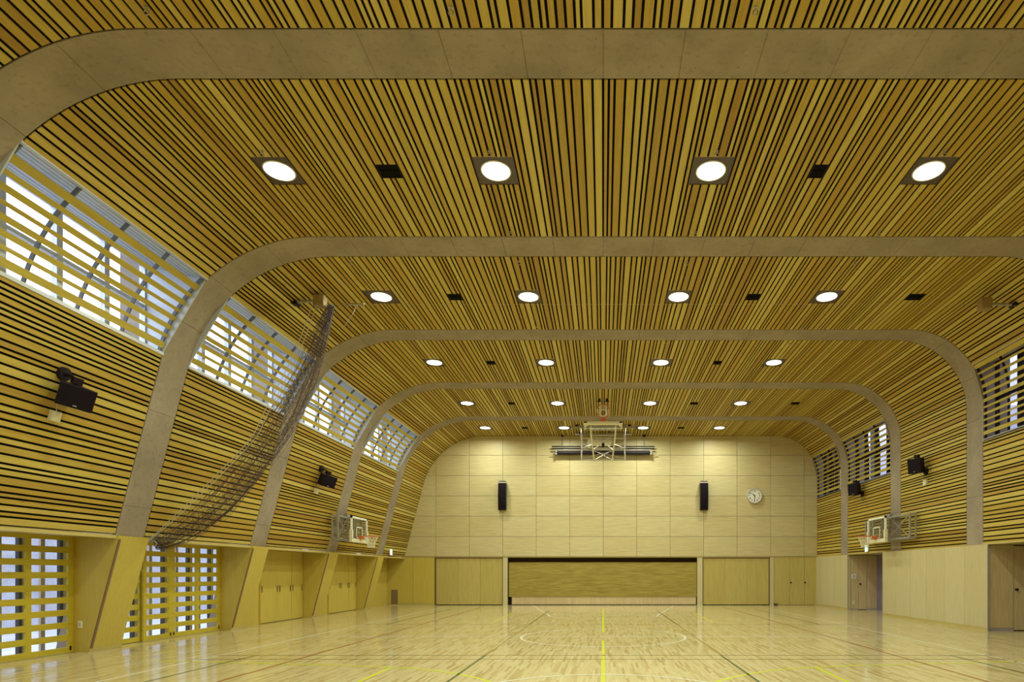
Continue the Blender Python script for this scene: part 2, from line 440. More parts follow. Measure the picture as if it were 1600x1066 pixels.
def backing(name, s0, s1, y0, y1, lab):
    b = MB(); pts = seg_pts(s0, s1, .02)
    pts2 = seg_pts(s0, s1, .06)
    n = len(pts); b.v = [(x, y, z) for y in (y0, y1) for x, z in pts+pts2[::-1]]
    m = 2*n; b.f = [tuple(range(m)), tuple(range(2*m-1, m-1, -1))]+[(i, (i+1) % m, m+(i+1) % m, m+i) for i in range(m)]
    o = b.build(name, M_black)
    bm = bmesh.new(); bm.from_mesh(o.data); bmesh.ops.triangulate(bm, faces=[f for f in bm.faces if len(f.verts) > 4]); bmesh.ops.recalc_face_normals(bm, faces=bm.faces); bm.to_mesh(o.data); bm.free()
    struct(o, lab); return o

LIGHT_X = (-4.8, -1.6, 1.6, 4.8)
LIGHT_Y = {-1: .76, 0: 4.76, 1: 8.763, 2: 12.755, 3: 16.74, 4: 20.755, 5: 24.27}
VENTS = {1: (-3.2, 3.2), 2: (-3.2, 3.2, 6.72), 3: (-3.2, 3.2), 4: (-3.2, 3.2, 6.72), 5: (-3.2, 3.2), 0: (-3.2, 3.2), -1: ()}
bayname = {-1: 'behind the camera', 0: 'in the nearest bay', 1: 'in the second bay from the camera', 2: 'in the third bay from the camera', 3: 'in the fourth bay from the camera', 4: 'in the fifth bay from the camera', 5: 'in the last bay before the far wall'}
fixtures = []                  # (kind, bay, column index, x centre, half width, y centre, half depth)

def fill(bay, s0, s1, parent, holes=(), joined=None, mat=None):
    y0, y1 = BAYS[bay]; y0 += .02; y1 -= .02 if bay < 5 else .004
    seq, gap = widths(s1-s0)
    items = []; q = s0+gap/2
    for wv in seq: items.append((q+wv/2, wv)); q += wv+gap
    hl = []
    for (kind, col, x, hw, yc, hd) in holes:
        sc = s_ceil(x); sel = [it for it in items if abs(it[0]-sc) < hw]
        a = min(it[0]-it[1]/2 for it in sel); c = max(it[0]+it[1]/2 for it in sel)
        hl.append((a, c, yc-hd, yc+hd))
        fixtures.append((kind, bay, col, CL[0]+(a+c)/2-L1-L2, (c-a)/2, yc, hd))
    for sm, wv in items:
        segs = [(y0, y1)]
        for a, c, h0, h1 in hl:
            if a < sm < c:
                segs = [z for (g0, g1) in segs for z in ((g0, min(g1, h0)), (max(g0, h1), g1)) if z[1]-z[0] > .02]
        for g0, g1 in segs: slat_at(sm, wv, g0, g1, mat or M_slat, parent, joined)

SC0, SC1 = s_left(ZWL1), s_right(ZWR1)
for bay, (y0, y1) in BAYS.items():
    single = bay in (0, 1, 2, 3)
    ya, yb = y0-.01, y1+.01
    # left wall
    top = s_left(ZWL0) if bay in LEFT_WIN else SC0
    wl = backing('wall_left', s_left(ZB), top, ya, yb, 'slatted lower left wall %s' % bayname[bay])
    ce = backing('ceiling', SC0, SC1, ya, yb, 'slatted ceiling %s' % bayname[bay])
    rb = s_right(ZWR0) if bay in RIGHT_WIN else SC1
    wr = backing('wall_right', rb, s_right(ZB), ya, yb, 'slatted right wall %s' % bayname[bay])
    holes = [('light', i, x, .285, LIGHT_Y[bay], .305) for i, x in enumerate(LIGHT_X)]
    holes += [('vent', i, x, .14, LIGHT_Y[bay], .15) for i, x in enumerate(VENTS[bay])]
    for (par, a, c, hs, ind) in ((wl, s_left(ZB), top, (), single or bay == 4), (ce, SC0, SC1, holes, single), (wr, rb, s_right(ZB), (), single or bay == 4)):
        j = None if ind else MB()
        fill(bay, a, c, par, hs, j)
        if j is not None: tag(j.build('slats', M_slat, par), kind='stuff')

# ------------------------------------------------------------------ clerestory windows
win_no = 0
def clerestory(bay, left):
    global win_no
    win_no += 1
    y0, y1 = BAYS[bay]
    za, zb = (ZWL0, ZWL1) if left else (ZWR0, ZWR1)
    root = struct(empty('window_%d' % win_no, (0, (y0+y1)/2, za)), 'slatted clerestory window on the %s side %s' % ('left' if left else 'right', bayname[bay]))
    def part(b, n, m): return b.build(n, m, root)
    sa, sb = (s_left(za), s_left(zb)) if left else (s_right(zb), s_right(za))
    Lw = sb-sa
    # slats with wide gaps
    if left: seq = [.112, .07, .088, .058, .085, .082, .058, .11]
    else: seq = [.104, .05, .06, .08, .06, .08, .05, .06, .046, .05, .09]
    if left: seq = seq[::-1]
    topgap = .13 if left else .02
    gap = (Lw-topgap-sum(seq)-.03)/(len(seq)-1+.6)
    q = sa+(gap*.6 if left else topgap)
    for wv in seq:
        p, t, n = prof(q+wv/2)
        o = bpy.data.objects.new('slat', slat_mesh(wv, y1-y0-.06, M_wslat)); o.location = (p[0], (y0+y1)/2, p[1]); o.rotation_euler = (0, -math.atan2(t[1], t[0]), 0)
        COL.objects.link(o); o.parent = root; o.matrix_parent_inverse = Matrix.Translation(-root.location)
        q += wv+gap
    # curved carrier battens behind the slats
    nb = 5 if y1-y0 > 3 else 4
    for i in range(nb):
        yc = y0+.05+(y1-y0-.1)*i/(nb-1); b = MB(); a = seg_pts(sa-.02, sb+.02, .016, .12); c = seg_pts(sa-.02, sb+.02, .07, .12); n = len(a)
        b.v = [(x, yy, z) for yy in (yc-.012, yc+.012) for x, z in a+c[::-1]]
        for k in range(n-1):
            for base, flip in ((0, 0), (2*n, 1)):
                f = (base+k, base+k+1, base+2*n-2-k, base+2*n-1-k); b.f.append(f)
        m = 2*n; b.f += [(k, (k+1) % m, m+(k+1) % m, m+k) for k in range(m)]
        part(b, 'batten', M_batten if left else M_blackp)
    X = -8.12 if left else 9.62; sg = -1 if left else 1
    (pa, pb) = (prof(sa)[0], prof(sb)[0]) if left else (prof(sb)[0], prof(sa)[0])   # bottom, top points
    zt = zb+.30 if left else zb+.15; zl = za-.05
    # sill and head reveal boards
    part(MB().prism([(pa[0], pa[1]-.005), (X, zl), (X, zl-.06), (pa[0], pa[1]-.06)], lambda u, v, t: (u, t, v), y0, y1), 'sill', M_alu)
    for yy in (y0, y1-.02):
        part(MB().prism([(pa[0], pa[1]), (X, zl), (X, zt), (pb[0], pb[1]+.04)] if left else [(pa[0], pa[1]), (X, zl), (X, zt), (pb[0], pb[1]+.04), (prof((sa+sb)/2)[0][0], prof((sa+sb)/2)[0][1])], lambda u, v, t: (u, t, v), yy, yy+.02), 'side_lining', M_corr if left else M_steel)
    nr = 12; b = MB()
    for i in range(nr):
        f0, f1 = i/nr, (i+.55)/nr
        P0 = Vector((pb[0]+.02*-sg, 0, pb[1]+.03)); P1 = Vector((X+.1*sg, 0, zt))
        c0, c1 = P0.lerp(P1, f0), P0.lerp(P1, f1)
        b.box(min(c0.x, c1.x), max(c0.x, c1.x), y0, y1, c0.z-.03, c0.z+.02)
    b.prism([(pb[0], pb[1]+.04), (X+.1*sg, zt+.01), (X+.1*sg, zt+.06), (pb[0], pb[1]+.1)], lambda u, v, t: (u, t, v), y0, y1)
    part(b, 'head_lining', M_corr if left else M_ply_b)
    # aluminium frame with mullions and panes
    fm = M_alu if left else M_blackp
    zm = zl+(zt-zl)*.52; fr = MB()
    fr.box(X-.04, X+.04, y0, y1, zl, zl+.07); fr.box(X-.04, X+.04, y0, y1, zt-.07, zt)
    part(fr, 'window_frame', fm)
    part(MB().box(X-.03, X+.03, y0, y1, zm-.03, zm+.03), 'transom', fm)
    np_ = 4
    for i in range(np_+1):
        yc = y0+(y1-y0)*i/np_
        part(MB().box(X-.05, X+.05, max(y0, yc-.05), min(y1, yc+.05), zl, zt), 'mullion', fm)
    for i in range(np_):
        a, c = y0+(y1-y0)*i/np_+.05, y0+(y1-y0)*(i+1)/np_-.05
        part(MB().box(X-.004, X+.004, a, c, zl+.07, zt-.07), 'pane', M_glass)
for bay in LEFT_WIN: clerestory(bay, True)
for bay in RIGHT_WIN: clerestory(bay, False)

# ------------------------------------------------------------------ far wall: maple panels cut to the hall section
def clip_poly(poly, clip):
    def inside(p, a, b): return (b[0]-a[0])*(p[1]-a[1])-(b[1]-a[1])*(p[0]-a[0]) >= -1e-9
    def inter(p, q, a, b):
        x1, y1, x2, y2 = *p, *q; x3, y3, x4, y4 = *a, *b
        d = (x1-x2)*(y3-y4)-(y1-y2)*(x3-x4)
        t = ((x1-x3)*(y3-y4)-(y1-y3)*(x3-x4))/d
        return (x1+t*(x2-x1), y1+t*(y2-y1))
    out = poly
    for i in range(len(clip)):
        a, b = clip[i], clip[(i+1) % len(clip)]; src = out; out = []
        for k in range(len(src)):
            p, q = src[k-1], src[k]
            if inside(q, a, b):
                if not inside(p, a, b): out.append(inter(p, q, a, b))
                out.append(q)
            elif inside(p, a, b): out.append(inter(p, q, a, b))
        if not out: return []
    return out
section = seg_pts(s_left(ZB), s_right(ZB), 0, .12)[::-1]       # counter-clockwise: right -> ceiling -> left
wf = MB().box(-9.8, 10.3, YEND+.05, YEND+.15, 2.05, 8.0).build('wall_far', plain('dark joint behind panels', (.16, .11, .04), .8)); struct(wf, 'far end wall clad in pale maple panels')
PW = 1.453; zr = [2.115, 2.975, 3.86, 4.745, 5.63, 6.515, 7.344]
for c in range(-7, 8):
    for r in range(6):
        g = .006
        rect = [(c*PW+g, zr[r]+g), ((c+1)*PW-g, zr[r]+g), ((c+1)*PW-g, zr[r+1]-g), (c*PW+g, zr[r+1]-g)]
        pl = clip_poly(rect, section)
        if len(pl) < 3: continue
        area = abs(sum(pl[i-1][0]*pl[i][1]-pl[i][0]*pl[i-1][1] for i in range(len(pl))))/2
        if area < .01: continue
        MB().prism(pl, lambda u, v, t: (u, t, v), YEND, YEND+.03).build('panel', M_maple_h, wf)
# lower far wall
wfl = MB().box(-9.8, -7.3, YEND+.03, YEND+.2, 0, 2.1); wfl.box(-4.33, -4.17, YEND+.03, YEND+.2, 0, 2.1); wfl.box(4.09, 4.30, YEND+.03, YEND+.2, 0, 2.1); wfl.box(7.24, 10.3, YEND+.03, YEND+.2, 0, 2.1)
wfl.box(-9.8, 10.3, YEND+.03, YEND+.2, 2.07, 2.12)
wfl.box(-7.3, -4.33, YEND+.12, YEND+.2, 0, 2.1); wfl.box(4.3, 7.24, YEND+.12, YEND+.2, 0, 2.1)
wfl = wfl.build('wall_far', M_pdark); struct(wfl, 'lower far wall behind the doors and stage front')
def fpanel(x0, x1, z0, z1, m, name='panel', parent=None, y=YEND, d=.03):
    return MB().box(x0, x1, y, y+d, z0, z1).build(name, m, parent or wfl)
fpanel(-9.38, -8.265, .08, 2.075, M_ply_y); fpanel(-8.255, -7.32, .08, 2.075, M_ply_y)
fpanel(-4.35, -4.15, 0, 2.075, M_ply_r); fpanel(4.085, 4.31, 0, 2.075, M_ply_r); fpanel(7.235, 7.41, 0, 2.075, M_ply_r)
fpanel(-9.38, -7.32, 0, .075, M_trim, 'baseboard')
MB().box(-9.4, 9.3, YEND-.012, YEND+.03, 2.08, 2.105).build('trim_7', M_trim)['kind'] = 'structure'
dn = 0
def folding(x0, x1, lab):
    global dn
    dn += 1
    root = struct(empty('door_%d' % dn, ((x0+x1)/2, YEND, 0)), lab)
    MB().box(x0, x0+.02, YEND-.005, YEND+.1, 0, 2.07).box(x1-.02, x1, YEND-.005, YEND+.1, 0, 2.07).box(x0, x1, YEND-.005, YEND+.1, 2.045, 2.07).build('door_frame', M_brownstrip, root)
    w3 = (x1-x0-.06)/3
    for i in range(3):
        MB().box(x0+.03+i*w3+.003, x0+.03+(i+1)*w3-.003, YEND+.035, YEND+.07, .03, 2.035).build('door_leaf', M_fold, root)
folding(-7.29, -4.35, 'three leaf folding door of golden veneer left of the stage front')
folding(4.32, 7.23, 'three leaf folding door of pale veneer right of the stage front')
dn += 1
root = struct(empty('door_%d' % dn, (8.3, YEND, 0)), 'pair of plain veneer doors with dark knobs in the right far corner')
for a, c, kx in ((7.42, 8.09, None), (8.10, 8.72, 8.14), (8.73, 9.16, 8.76)):
    lf = MB().box(a, c, YEND+.002, YEND+.03, .01, 2.075).build('door_leaf', M_fold, root)
    if kx:
        MB().tube([(kx, YEND+.005, .98), (kx, YEND-.05, .98)], .03, 12).build('door_knob', M_blackp, lf)
        MB().tube([(kx, YEND+.005, .88), (kx, YEND-.012, .88)], .014, 10).build('keyhole', M_galv, lf)
fpanel(9.165, 9.32, 0, 2.075, M_ply_y)
# stage front in a recess
sg = thing('stage_front', 'wide dark stage front of striped brown wood set in the far wall', 'stage', (0, YEND+.1, 0))
M_mosaic = wood('striped brown wood mosaic', [(0, (.36, .29, .07, 1)), (1, (.38, .31, .075, 1))], 'x', .4, 18, .27)
MB().box(-4.11, 4.07, YEND+.08, YEND+.14, .36, 1.86).build('front_panel', M_mosaic, sg)
for i in range(7):
    a = -3.98+i*1.147
    MB().box(a, a+1.141, YEND+.10, YEND+.14, .03, .355).build('plinth_board', M_ply_b, sg)
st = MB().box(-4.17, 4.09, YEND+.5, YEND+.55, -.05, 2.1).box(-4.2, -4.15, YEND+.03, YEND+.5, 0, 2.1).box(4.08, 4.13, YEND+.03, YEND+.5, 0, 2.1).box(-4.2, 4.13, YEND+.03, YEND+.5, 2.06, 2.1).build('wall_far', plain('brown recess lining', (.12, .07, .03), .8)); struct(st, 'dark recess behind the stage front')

# ------------------------------------------------------------------ left lower wall
def lbox(x0, x1, y0, y1, z0, z1, name, m, parent=None): return MB().box(x0, x1, y0, y1, z0, z1).build(name, m, parent)
lw = MB()
lw.box(LX-.12, LX-.04, BAYS[-1][0]-.2, RIB[0]+.02, 0, 2.3)
for k in (3, 4, 5): lw.box(LX-.12, LX-.04, BAYS[k][0]-.02, BAYS[k][1]+.02, 0, 2.3)
lw = lw.build('wall_left', M_ply_y); struct(lw, 'plywood back wall of the left door recesses')
tn = 8
for bay, (y0, y1) in BAYS.items():
    o = MB().box(LX-.25, -8.63, y0, y1, ZB-.045, ZB-.02).build('trim_%d' % tn, M_trim); struct(o, 'soffit board over the left recess %s' % bayname[bay]); tn += 1
    lbox(-8.66, -8.60, y0, y1, ZB-.07, ZB-.012, 'edge_board', M_trim, o)
# sloping timber boxes that clad the rib feet
for k, y in enumerate(RIB):
    ya, yb = y-.012, y+RIBW+.055
    f = lambda z: -9.17+.262*z+.065
    root = struct(empty('trim_%d' % tn, (-9.1, y+.3, 0)), 'leaning plywood casing round a rib foot, %s from the far wall' % ORD[5-k]); tn += 1
    MB().prism([(f(.0), 0), (f(2.06), 2.06), (LX-.1, 2.06), (LX-.1, 0)], lambda u, v, t: (u, t, v), ya, yb).build('casing', M_ply_y, root)
    MB().prism([(f(.06)+.02, .06), (f(2.0)+.02, 2.0), (f(2.0)-.002, 2.0), (f(.06)-.002, .06)], lambda u, v, t: (u, t, v), ya+.015, ya+.055).build('edge_strip', M_brownstrip, root)
    MB().prism([(f(0)+.012, 0), (f(.06)+.012, .06), (f(.06)-.002, .06), (f(0)-.002, 0)], lambda u, v, t: (u, t, v), ya, yb).build('baseboard', M_trim, root)

def lattice_leaf(root, y0, y1, x, cols, lock=()):
    st_, bot, top = .095, .105, 1.965
    lf = MB()
    lf.box(x-.02, x+.02, y0, y0+st_, .01, 2.05).box(x-.02, x+.02, y1-st_, y1, .01, 2.05)
    lf.box(x-.02, x+.02, y0+st_, y1-st_, .01, bot).box(x-.02, x+.02, y0+st_, y1-st_, top, 2.05)
    leaf = lf.build('door_leaf', M_lattice, root)
    cw = (y1-y0-st_*(cols+1))/cols
    for c in range(1, cols):
        a = y0+c*(cw+st_); MB().box(x-.018, x+.018, a, a+st_, bot, top).build('stile', M_lattice, leaf)
    pitch = (top-bot+.103)/9
    for c in range(cols):
        a = y0+st_+c*(cw+st_)
        for i in range(8):
            z = bot+.116+i*pitch
            MB().box(x-.016, x+.016, a, a+cw, z, z+.103).build('rail', M_lattice, leaf)
        MB().box(x-.003-.012, x+.003-.012, a, a+cw, bot, top).build('pane', M_glass, leaf)
    for yy in lock: MB().box(x+.02, x+.028, yy-.014, yy+.014, .05, .12).build('floor_bolt', M_blackp, leaf)
def lattice(bay, lab):
    global dn
    dn += 1
    y0, y1 = BAYS[bay]; root = struct(empty('door_%d' % dn, (LX, (y0+y1)/2, 0)), lab)
    e = y1
    # jamb frame
    MB().box(LX-.06, LX+.035, e-.05, e, 0, 2.06).box(LX-.06, LX+.035, y0, y0+.05, 0, 2.06).box(LX-.06, LX+.035, y0, e, 2.05, 2.06).build('door_frame', M_frame, root)
    lattice_leaf(root, e-1.67, e-.05, LX, 2, (e-.11, e-1.62))
    lattice_leaf(root, e-2.48, e-1.675, LX+.012, 1, (e-1.73,))
    lattice_leaf(root, y0+.02, e-2.40, LX-.05, 1)
    MB().box(LX-.13, LX-.07, y0, e, -.01, .02).build('threshold', M_alu, root)
    # aluminium sliding window just outside
    X = -9.72
    for d in (-.62, .12, .87, 1.66, 2.5, 3.25):
        yy = e-.36-d+.6
        if yy > e+.3: continue
        MB().box(X-.03, X+.03, yy-.028, yy+.028, -.1, 2.3).build('window_post', M_darkalu, root)
        MB().box(X-.02, X+.02, yy+.03, yy+.13, -.1, 2.3).build('window_stile', M_beige, root)
        MB().box(X-.10, X-.06, yy-.30, yy-.22, -.1, 2.3).build('window_stile', M_beige, root)
    MB().box(X-.03, X+.03, y0-.3, e+.5, -.12, -.02).box(X-.03, X+.03, y0-.3, e+.5, 2.12, 2.3).build('window_rail', M_alu, root)
lattice(0, 'wooden lattice sliding door nearest the camera beside the edge of the picture')
lattice(1, 'wooden lattice sliding door at the left edge before the leaning casing')
lattice(2, 'wooden lattice sliding door under the gathered net')
lwall = MB().box(-9.62, -9.5, YBACK, 15.2, 2.04, 2.5).build('wall_left', M_trim); struct(lwall, 'lintel above the lattice doors')

def pull(y, parent, z=.95):
    MB().box(LX+.0, LX+.012, y-.018, y+.018, z-.09, z+.09).build('pull_handle', M_brownstrip, parent)
for bay, lab in ((3, 'wide plywood cupboard doors in the left wall below the second speaker'), (4, 'wide plywood cupboard doors in the left wall beneath the hoop')):
    y0, y1 = BAYS[bay]; dn += 1
    root = struct(empty('door_%d' % dn, (LX, (y0+y1)/2, 0)), lab)
    a = y1-2.33
    MB().box(LX-.04, LX+.012, a-.06, a, 0, 2.05).box(LX-.04, LX+.012, y1-.05, y1-.0, 0, 2.05).box(LX-.04, LX+.012, a, y1, 2.03, 2.05).build('door_frame', M_frame, root)
    cuts = [a, a+.9, a+1.62, y1-.05]
    for i in range(3):
        lf = lbox(LX-.04, LX-(.0 if i != 1 else .006), cuts[i]+.004, cuts[i+1]-.004, .02, 2.028, 'door_leaf', M_ply_y, root)
        pull(cuts[i]+.07, lf); pull(cuts[i+1]-.07, lf)
    lbox(LX-.04, LX-.005, y0, a-.06, 0, 2.05, 'panel', M_ply_y, lw)
y0, y1 = BAYS[5]
lbox(LX-.04, LX-.005, y0, y0+1.25, 0, 2.05, 'panel', M_ply_y, lw); lbox(LX-.04, LX-.005, y0+1.258, y1, 0, 2.05, 'panel', M_ply_y, lw)
lbox(LX-.005, LX+.004, 25.62, 25.66, 0, 2.05, 'cover_strip', M_frame, lw)
lbox(LX-.04, LX-.005, YBACK, RIB[0], 0, 2.05, 'panel', M_ply_y, lw)
# outdoor wall and neighbour structures on the left
o = MB().box(-15.2, -15.0, -12, 45, -.3, 4.6).build('garden_wall', M_extconc); struct(o, 'pale concrete wall standing outside the lattice doors')

# ------------------------------------------------------------------ right lower wall
rw = MB()
rw.box(RX+.03, RX+.1, 22.4, YEND+.1, 0, 2.1)
rw.box(RX+.03, RX+.2, 14.32, 19.56, 0, 2.1)
rw.box(RX+.03, RX+.2, YBACK, 10.5, 0, 2.1)
rw = rw.build('wall_right', M_ply_r); struct(rw, 'pale plywood lower right wall')
def rpanel(y0, y1): return MB().box(RX, RX+.03, y0+.004, y1-.004, .07, 2.085).build('panel', M_ply_r, rw)
ys = [25.7-3.28*i/5 for i in range(6)]
for i in range(5): rpanel(ys[i+1], ys[i])
ys = [19.58, 18.7, 17.8, 16.93, 16.04, 15.15, 14.26]
for i in range(6): rpanel(ys[i+1], ys[i])
for i in range(14): rpanel(10.5-.89*(i+1), 10.5-.89*i)
bb = MB().box(RX+.006, RX+.03, 22.42, 25.7, 0, .068).box(RX+.006, RX+.03, 14.26, 19.58, 0, .068).box(RX+.006, RX+.03, YBACK, 10.5, 0, .068).build('baseboard_right', M_trim); struct(bb, 'low plywood baseboard along the right wall')
cg = MB().box(RX-.004, RX+.026, 14.235, 14.262, 0, 2.085).build('corner_guard', M_guard, rw); MB().box(RX-.004, RX+.026, 22.395, 22.422, 0, 2.085).build('corner_guard', M_guard, rw); MB().box(RX-.004, RX+.02, 19.578, 19.59, 0, 2.085).build('corner_guard', M_ply_r, rw)
o = MB().box(RX-.004, XR+.05, YBACK, YEND, ZB+.005, ZB+.017).build('trim_%d' % tn, M_trim); struct(o, 'thin ledge on top of the right wall panels'); tn += 1
# far alcove with its door
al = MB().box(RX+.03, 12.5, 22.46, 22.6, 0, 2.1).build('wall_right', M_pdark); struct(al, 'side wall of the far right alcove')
for a, c, nm in ((RX+.03, 9.66, 'panel'), (9.99, 10.36, 'panel')): MB().box(a, c, 22.42, 22.46, .05, 2.06).build(nm, M_ply_b, al)
MB().box(RX+.03, 9.66, 22.43, 22.46, 0, .05).box(9.99, 10.36, 22.43, 22.46, 0, .05).build('baseboard', M_guard, al)
dn += 1
root = struct(empty('door_%d' % dn, (9.82, 22.44, 0)), 'narrow brownish door in the far right alcove'); lf = MB().box(9.67, 9.98, 22.425, 22.46, .02, 2.06).build('door_leaf', M_ply_b, root)
MB().tube([(9.73, 22.43, .98), (9.73, 22.37, .98)], .03, 12).build('door_knob', M_blackp, lf)
bk = MB().box(10.36, 10.5, 19.6, 22.46, 0, 2.1).build('wall_right', M_purple); struct(bk, 'violet grey back wall of the far right alcove')
o = MB().box(RX+.03, 12.55, 19.5, 22.5, ZB, ZB+.05).box(RX+.03, 12.55, 10.4, 14.5, ZB, ZB+.05).build('trim_%d' % tn, M_trim); struct(o, 'soffits of the right alcoves'); tn += 1
# near alcove
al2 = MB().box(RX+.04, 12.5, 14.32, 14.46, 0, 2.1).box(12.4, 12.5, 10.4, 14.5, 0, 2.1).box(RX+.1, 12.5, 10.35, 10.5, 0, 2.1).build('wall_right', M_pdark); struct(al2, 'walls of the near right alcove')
for a, c in ((RX+.03, 9.90), (10.23, 12.4)): MB().box(a, c, 14.285, 14.32, .07, 2.07).build('panel', M_ply_b, al2)
MB().box(RX+.03, 9.90, 14.29, 14.32, 0, .065).box(10.23, 12.4, 14.29, 14.32, 0, .065).build('baseboard', M_guard, al2)
dn += 1
root = struct(empty('door_%d' % dn, (10.06, 14.3, 0)), 'narrow brownish door with a black knob at the right edge of the picture'); lf = MB().box(9.915, 10.215, 14.29, 14.32, .02, 2.05).build('door_leaf', M_ply_b, root)
MB().tube([(9.965, 14.295, 1.0), (9.965, 14.23, 1.0)], .028, 12).build('door_knob', M_blackp, lf)

# outside on the right: a shaded neighbour with brown wall, dark posts and blank lilac panels
M_nb = plain('brown brick neighbour', (.30, .19, .16), .8, noise=.3, nscale=8); M_nl = plain('lilac blank panel', (.58, .57, .74), .6)
nbw = MB().box(13.2, 13.5, -6, 34, -.2, 13).build('neighbour_wall', M_nb); struct(nbw, 'shaded brown neighbour wall beyond the right clerestory')
for y in (12.2, 16.4, 22.6, 24.4, 26.6, 28.4, 30.2): MB().box(13.0, 13.2, y, y+.42, 0, 13).build('post', M_pdark, nbw)
for y in (13.4, 15.0, 17.5, 18.7, 20.3, 21.5, 25.2, 27.4, 29.0): MB().box(13.14, 13.2, y, y+.95, 1, 13).build('panel', M_nl, nbw)

o = MB().box(-10, 10.2, 26.6, 44, -.2, 8.1).build('sky_blocker', M_extconc); struct(o, 'plain unseen block added behind the far wall to shade the neighbour wall')  # added out of view to keep open sky off the neighbour wall
# end wall behind the camera
o = MB().box(-9.9, 12.6, YBACK-.2, YBACK, 0, 8).build('wall_near', M_maple_h); struct(o, 'end wall behind the camera')

# ------------------------------------------------------------------ ceiling lamps and vents
rowname = {-1: 'row behind the camera', 0: 'row above the camera', 1: 'nearest row in view', 2: 'second row', 3: 'third row', 4: 'fourth row', 5: 'last row'}
colname = ['far left', 'centre left', 'centre right', 'far right']
ld = bpy.data.lights.new('downlight', 'AREA'); ld.shape = 'DISK'; ld.size = .36; ld.energy = LAMP_W; ld.color = LAMP_C; ld.spread = R(168)
for kind, bay, col, x, hw, yc, hd in fixtures:
    z = ZC
    if kind == 'light':
        t = thing('ceiling_light', 'round recessed lamp on a dark square plate, %s of the %s' % (colname[col], rowname[bay]), 'lamp', (x, yc, z), 'round ceiling lamps')
        t0 = MB().box(x-hw-.008, x+hw+.008, yc-hd+.0, yc+hd-.0, z+.013, z+.019); t0.build('plate', M_plate, t)
        MB().box(x-hw-.01, x-hw, yc-hd, yc+hd, z+.002, z+.018).build('plate_edge', M_plate, t)
        MB().box(x+hw, x+hw+.01, yc-hd, yc+hd, z+.002, z+.018).build('plate_edge', M_plate, t)
        ring = [(x+.213*math.cos(a*math.pi/20), yc+.213*math.sin(a*math.pi/20), z+.008) for a in range(40)]
        MB().tube(ring, .012, 6, True).build('trim_ring', M_white, t, True)
        MB().prism([(.205*math.cos(a*math.pi/16), .205*math.sin(a*math.pi/16)) for a in range(32)], lambda u, v, k: (x+u, yc+v, k), z+.003, z+.0135).build('lens', M_lens, t)
        lo = bpy.data.objects.new('lamp', ld); lo.location = (x, yc, z+.001); link(lo, t)
    else:
        pos = ['left of centre', 'right of centre', 'near the right wall'][col]
        t = thing('ceiling_vent', 'square black ceiling opening %s in the %s' % (pos, rowname[bay]), 'vent', (x, yc, z), 'black ceiling openings')
        MB().box(x-hw-.004, x+hw+.004, yc-hd, yc+hd, z+.0165, z+.0195).build('back', M_black, t)
        MB().box(x-hw-.008, x-hw-.001, yc-hd, yc+hd, z+.002, z+.019).box(x+hw+.001, x+hw+.008, yc-hd, yc+hd, z+.002, z+.019).box(x-hw, x+hw, yc-hd-.006, yc-hd, z+.002, z+.019).box(x-hw, x+hw, yc+hd, yc+hd+.006, z+.002, z+.019).build('frame', M_pdark, t)
        MB().box(x-hw, x+hw, yc-.008, yc+.008, z+.004, z+.016)  .build('crossbar', M_black, t)

def hook(x, y, lab):
    t = thing('ceiling_hook', lab, 'hook', (x, y, ZC), 'small steel ceiling hooks')
    MB().tube([(x, y, ZC+.02), (x, y, ZC-.03)], .007, 6).build('shank', M_galv, t)
    MB().tube([(x, y, ZC-.002), (x, y, ZC-.006)], .022, 10).build('washer', M_galv, t)
    MB().tube([(x+.026*math.cos(a*math.pi/7), y, ZC-.055+.026*math.sin(a*math.pi/7)) for a in range(14)], .006, 6, True).build('ring', M_galv, t)
for k, (bay, y) in enumerate(((0, 6.22), (1, 8.33), (1, 10.3), (2, 11.27), (2, 14.28), (3, 15.27))):
    where = ['in front of the nearest concrete beam', 'just before the nearest lamp row', 'in front of the second concrete beam', 'just behind the second concrete beam', 'in front of the third concrete beam', 'just behind the third concrete beam'][k]
    for c, x in enumerate(LIGHT_X): hook(x, y, 'small steel eye hook on the ceiling %s, %s' % (where, colname[c]))

# ------------------------------------------------------------------ loudspeakers
def box_speaker(loc, right, front, up, sz, lab, mount, jb):
    """wedge shaped cabinet on a round wall plate; jb is the pale junction box below"""
    t = thing('wall_speaker', lab, 'speaker', mount, 'black wall speakers')
    f = Vector(front).normalized(); r = f.cross(Vector(up)).normalized(); u = r.cross(f)
    W, H, D = sz; c = Vector(loc); P = []
    for (k, sw) in ((-D/2, .62), (D/2, 1.0)):
        P += [c+f*k+r*(W/2*sw*i)+u*(H/2*j) for i, j in ((-1,-1),(1,-1),(1,1),(-1,1))]
    b = MB(); b.v = [tuple(p) for p in P]; b.f = [(0,1,2,3),(4,5,6,7),(0,1,5,4),(1,2,6,5),(2,3,7,6),(3,0,4,7)]
    b.build('cabinet', M_blackp, t, bevel=.008)
    MB().obox(c+f*(D/2+.006), r*(W/2*.95), u*(H/2*.94), f*.005).build('grille', M_blackg, t)
    MB().obox(c+f*(D/2+.013)-u*(H*.38), r*.022, u*.006, f*.002).build('badge', M_greycap, t)
    m = Vector(mount); n = Vector(right)
    MB().tube([m, m+n*.05], .1, 20).build('wall_plate', M_blackp, t)
    tp = c+u*(H/2+.03)-f*.02
    MB().tube([m+n*.03, m+n*.14, tp+Vector((0, 0, .05)), tp-u*.06], .026, 8).build('bracket_arm', M_blackp, t)
    MB().obox(tp+u*.03, r*.06, u*.05, f*.05).build('bracket_clamp', M_blackp, t)
    MB().tube([c-f*(D/2-.02)+r*(W*.2)+u*H*.3, c-f*(D/2+.01)+r*(W*.3), Vector(jb)], .006, 6).build('cable', M_greycap, t)
    return t
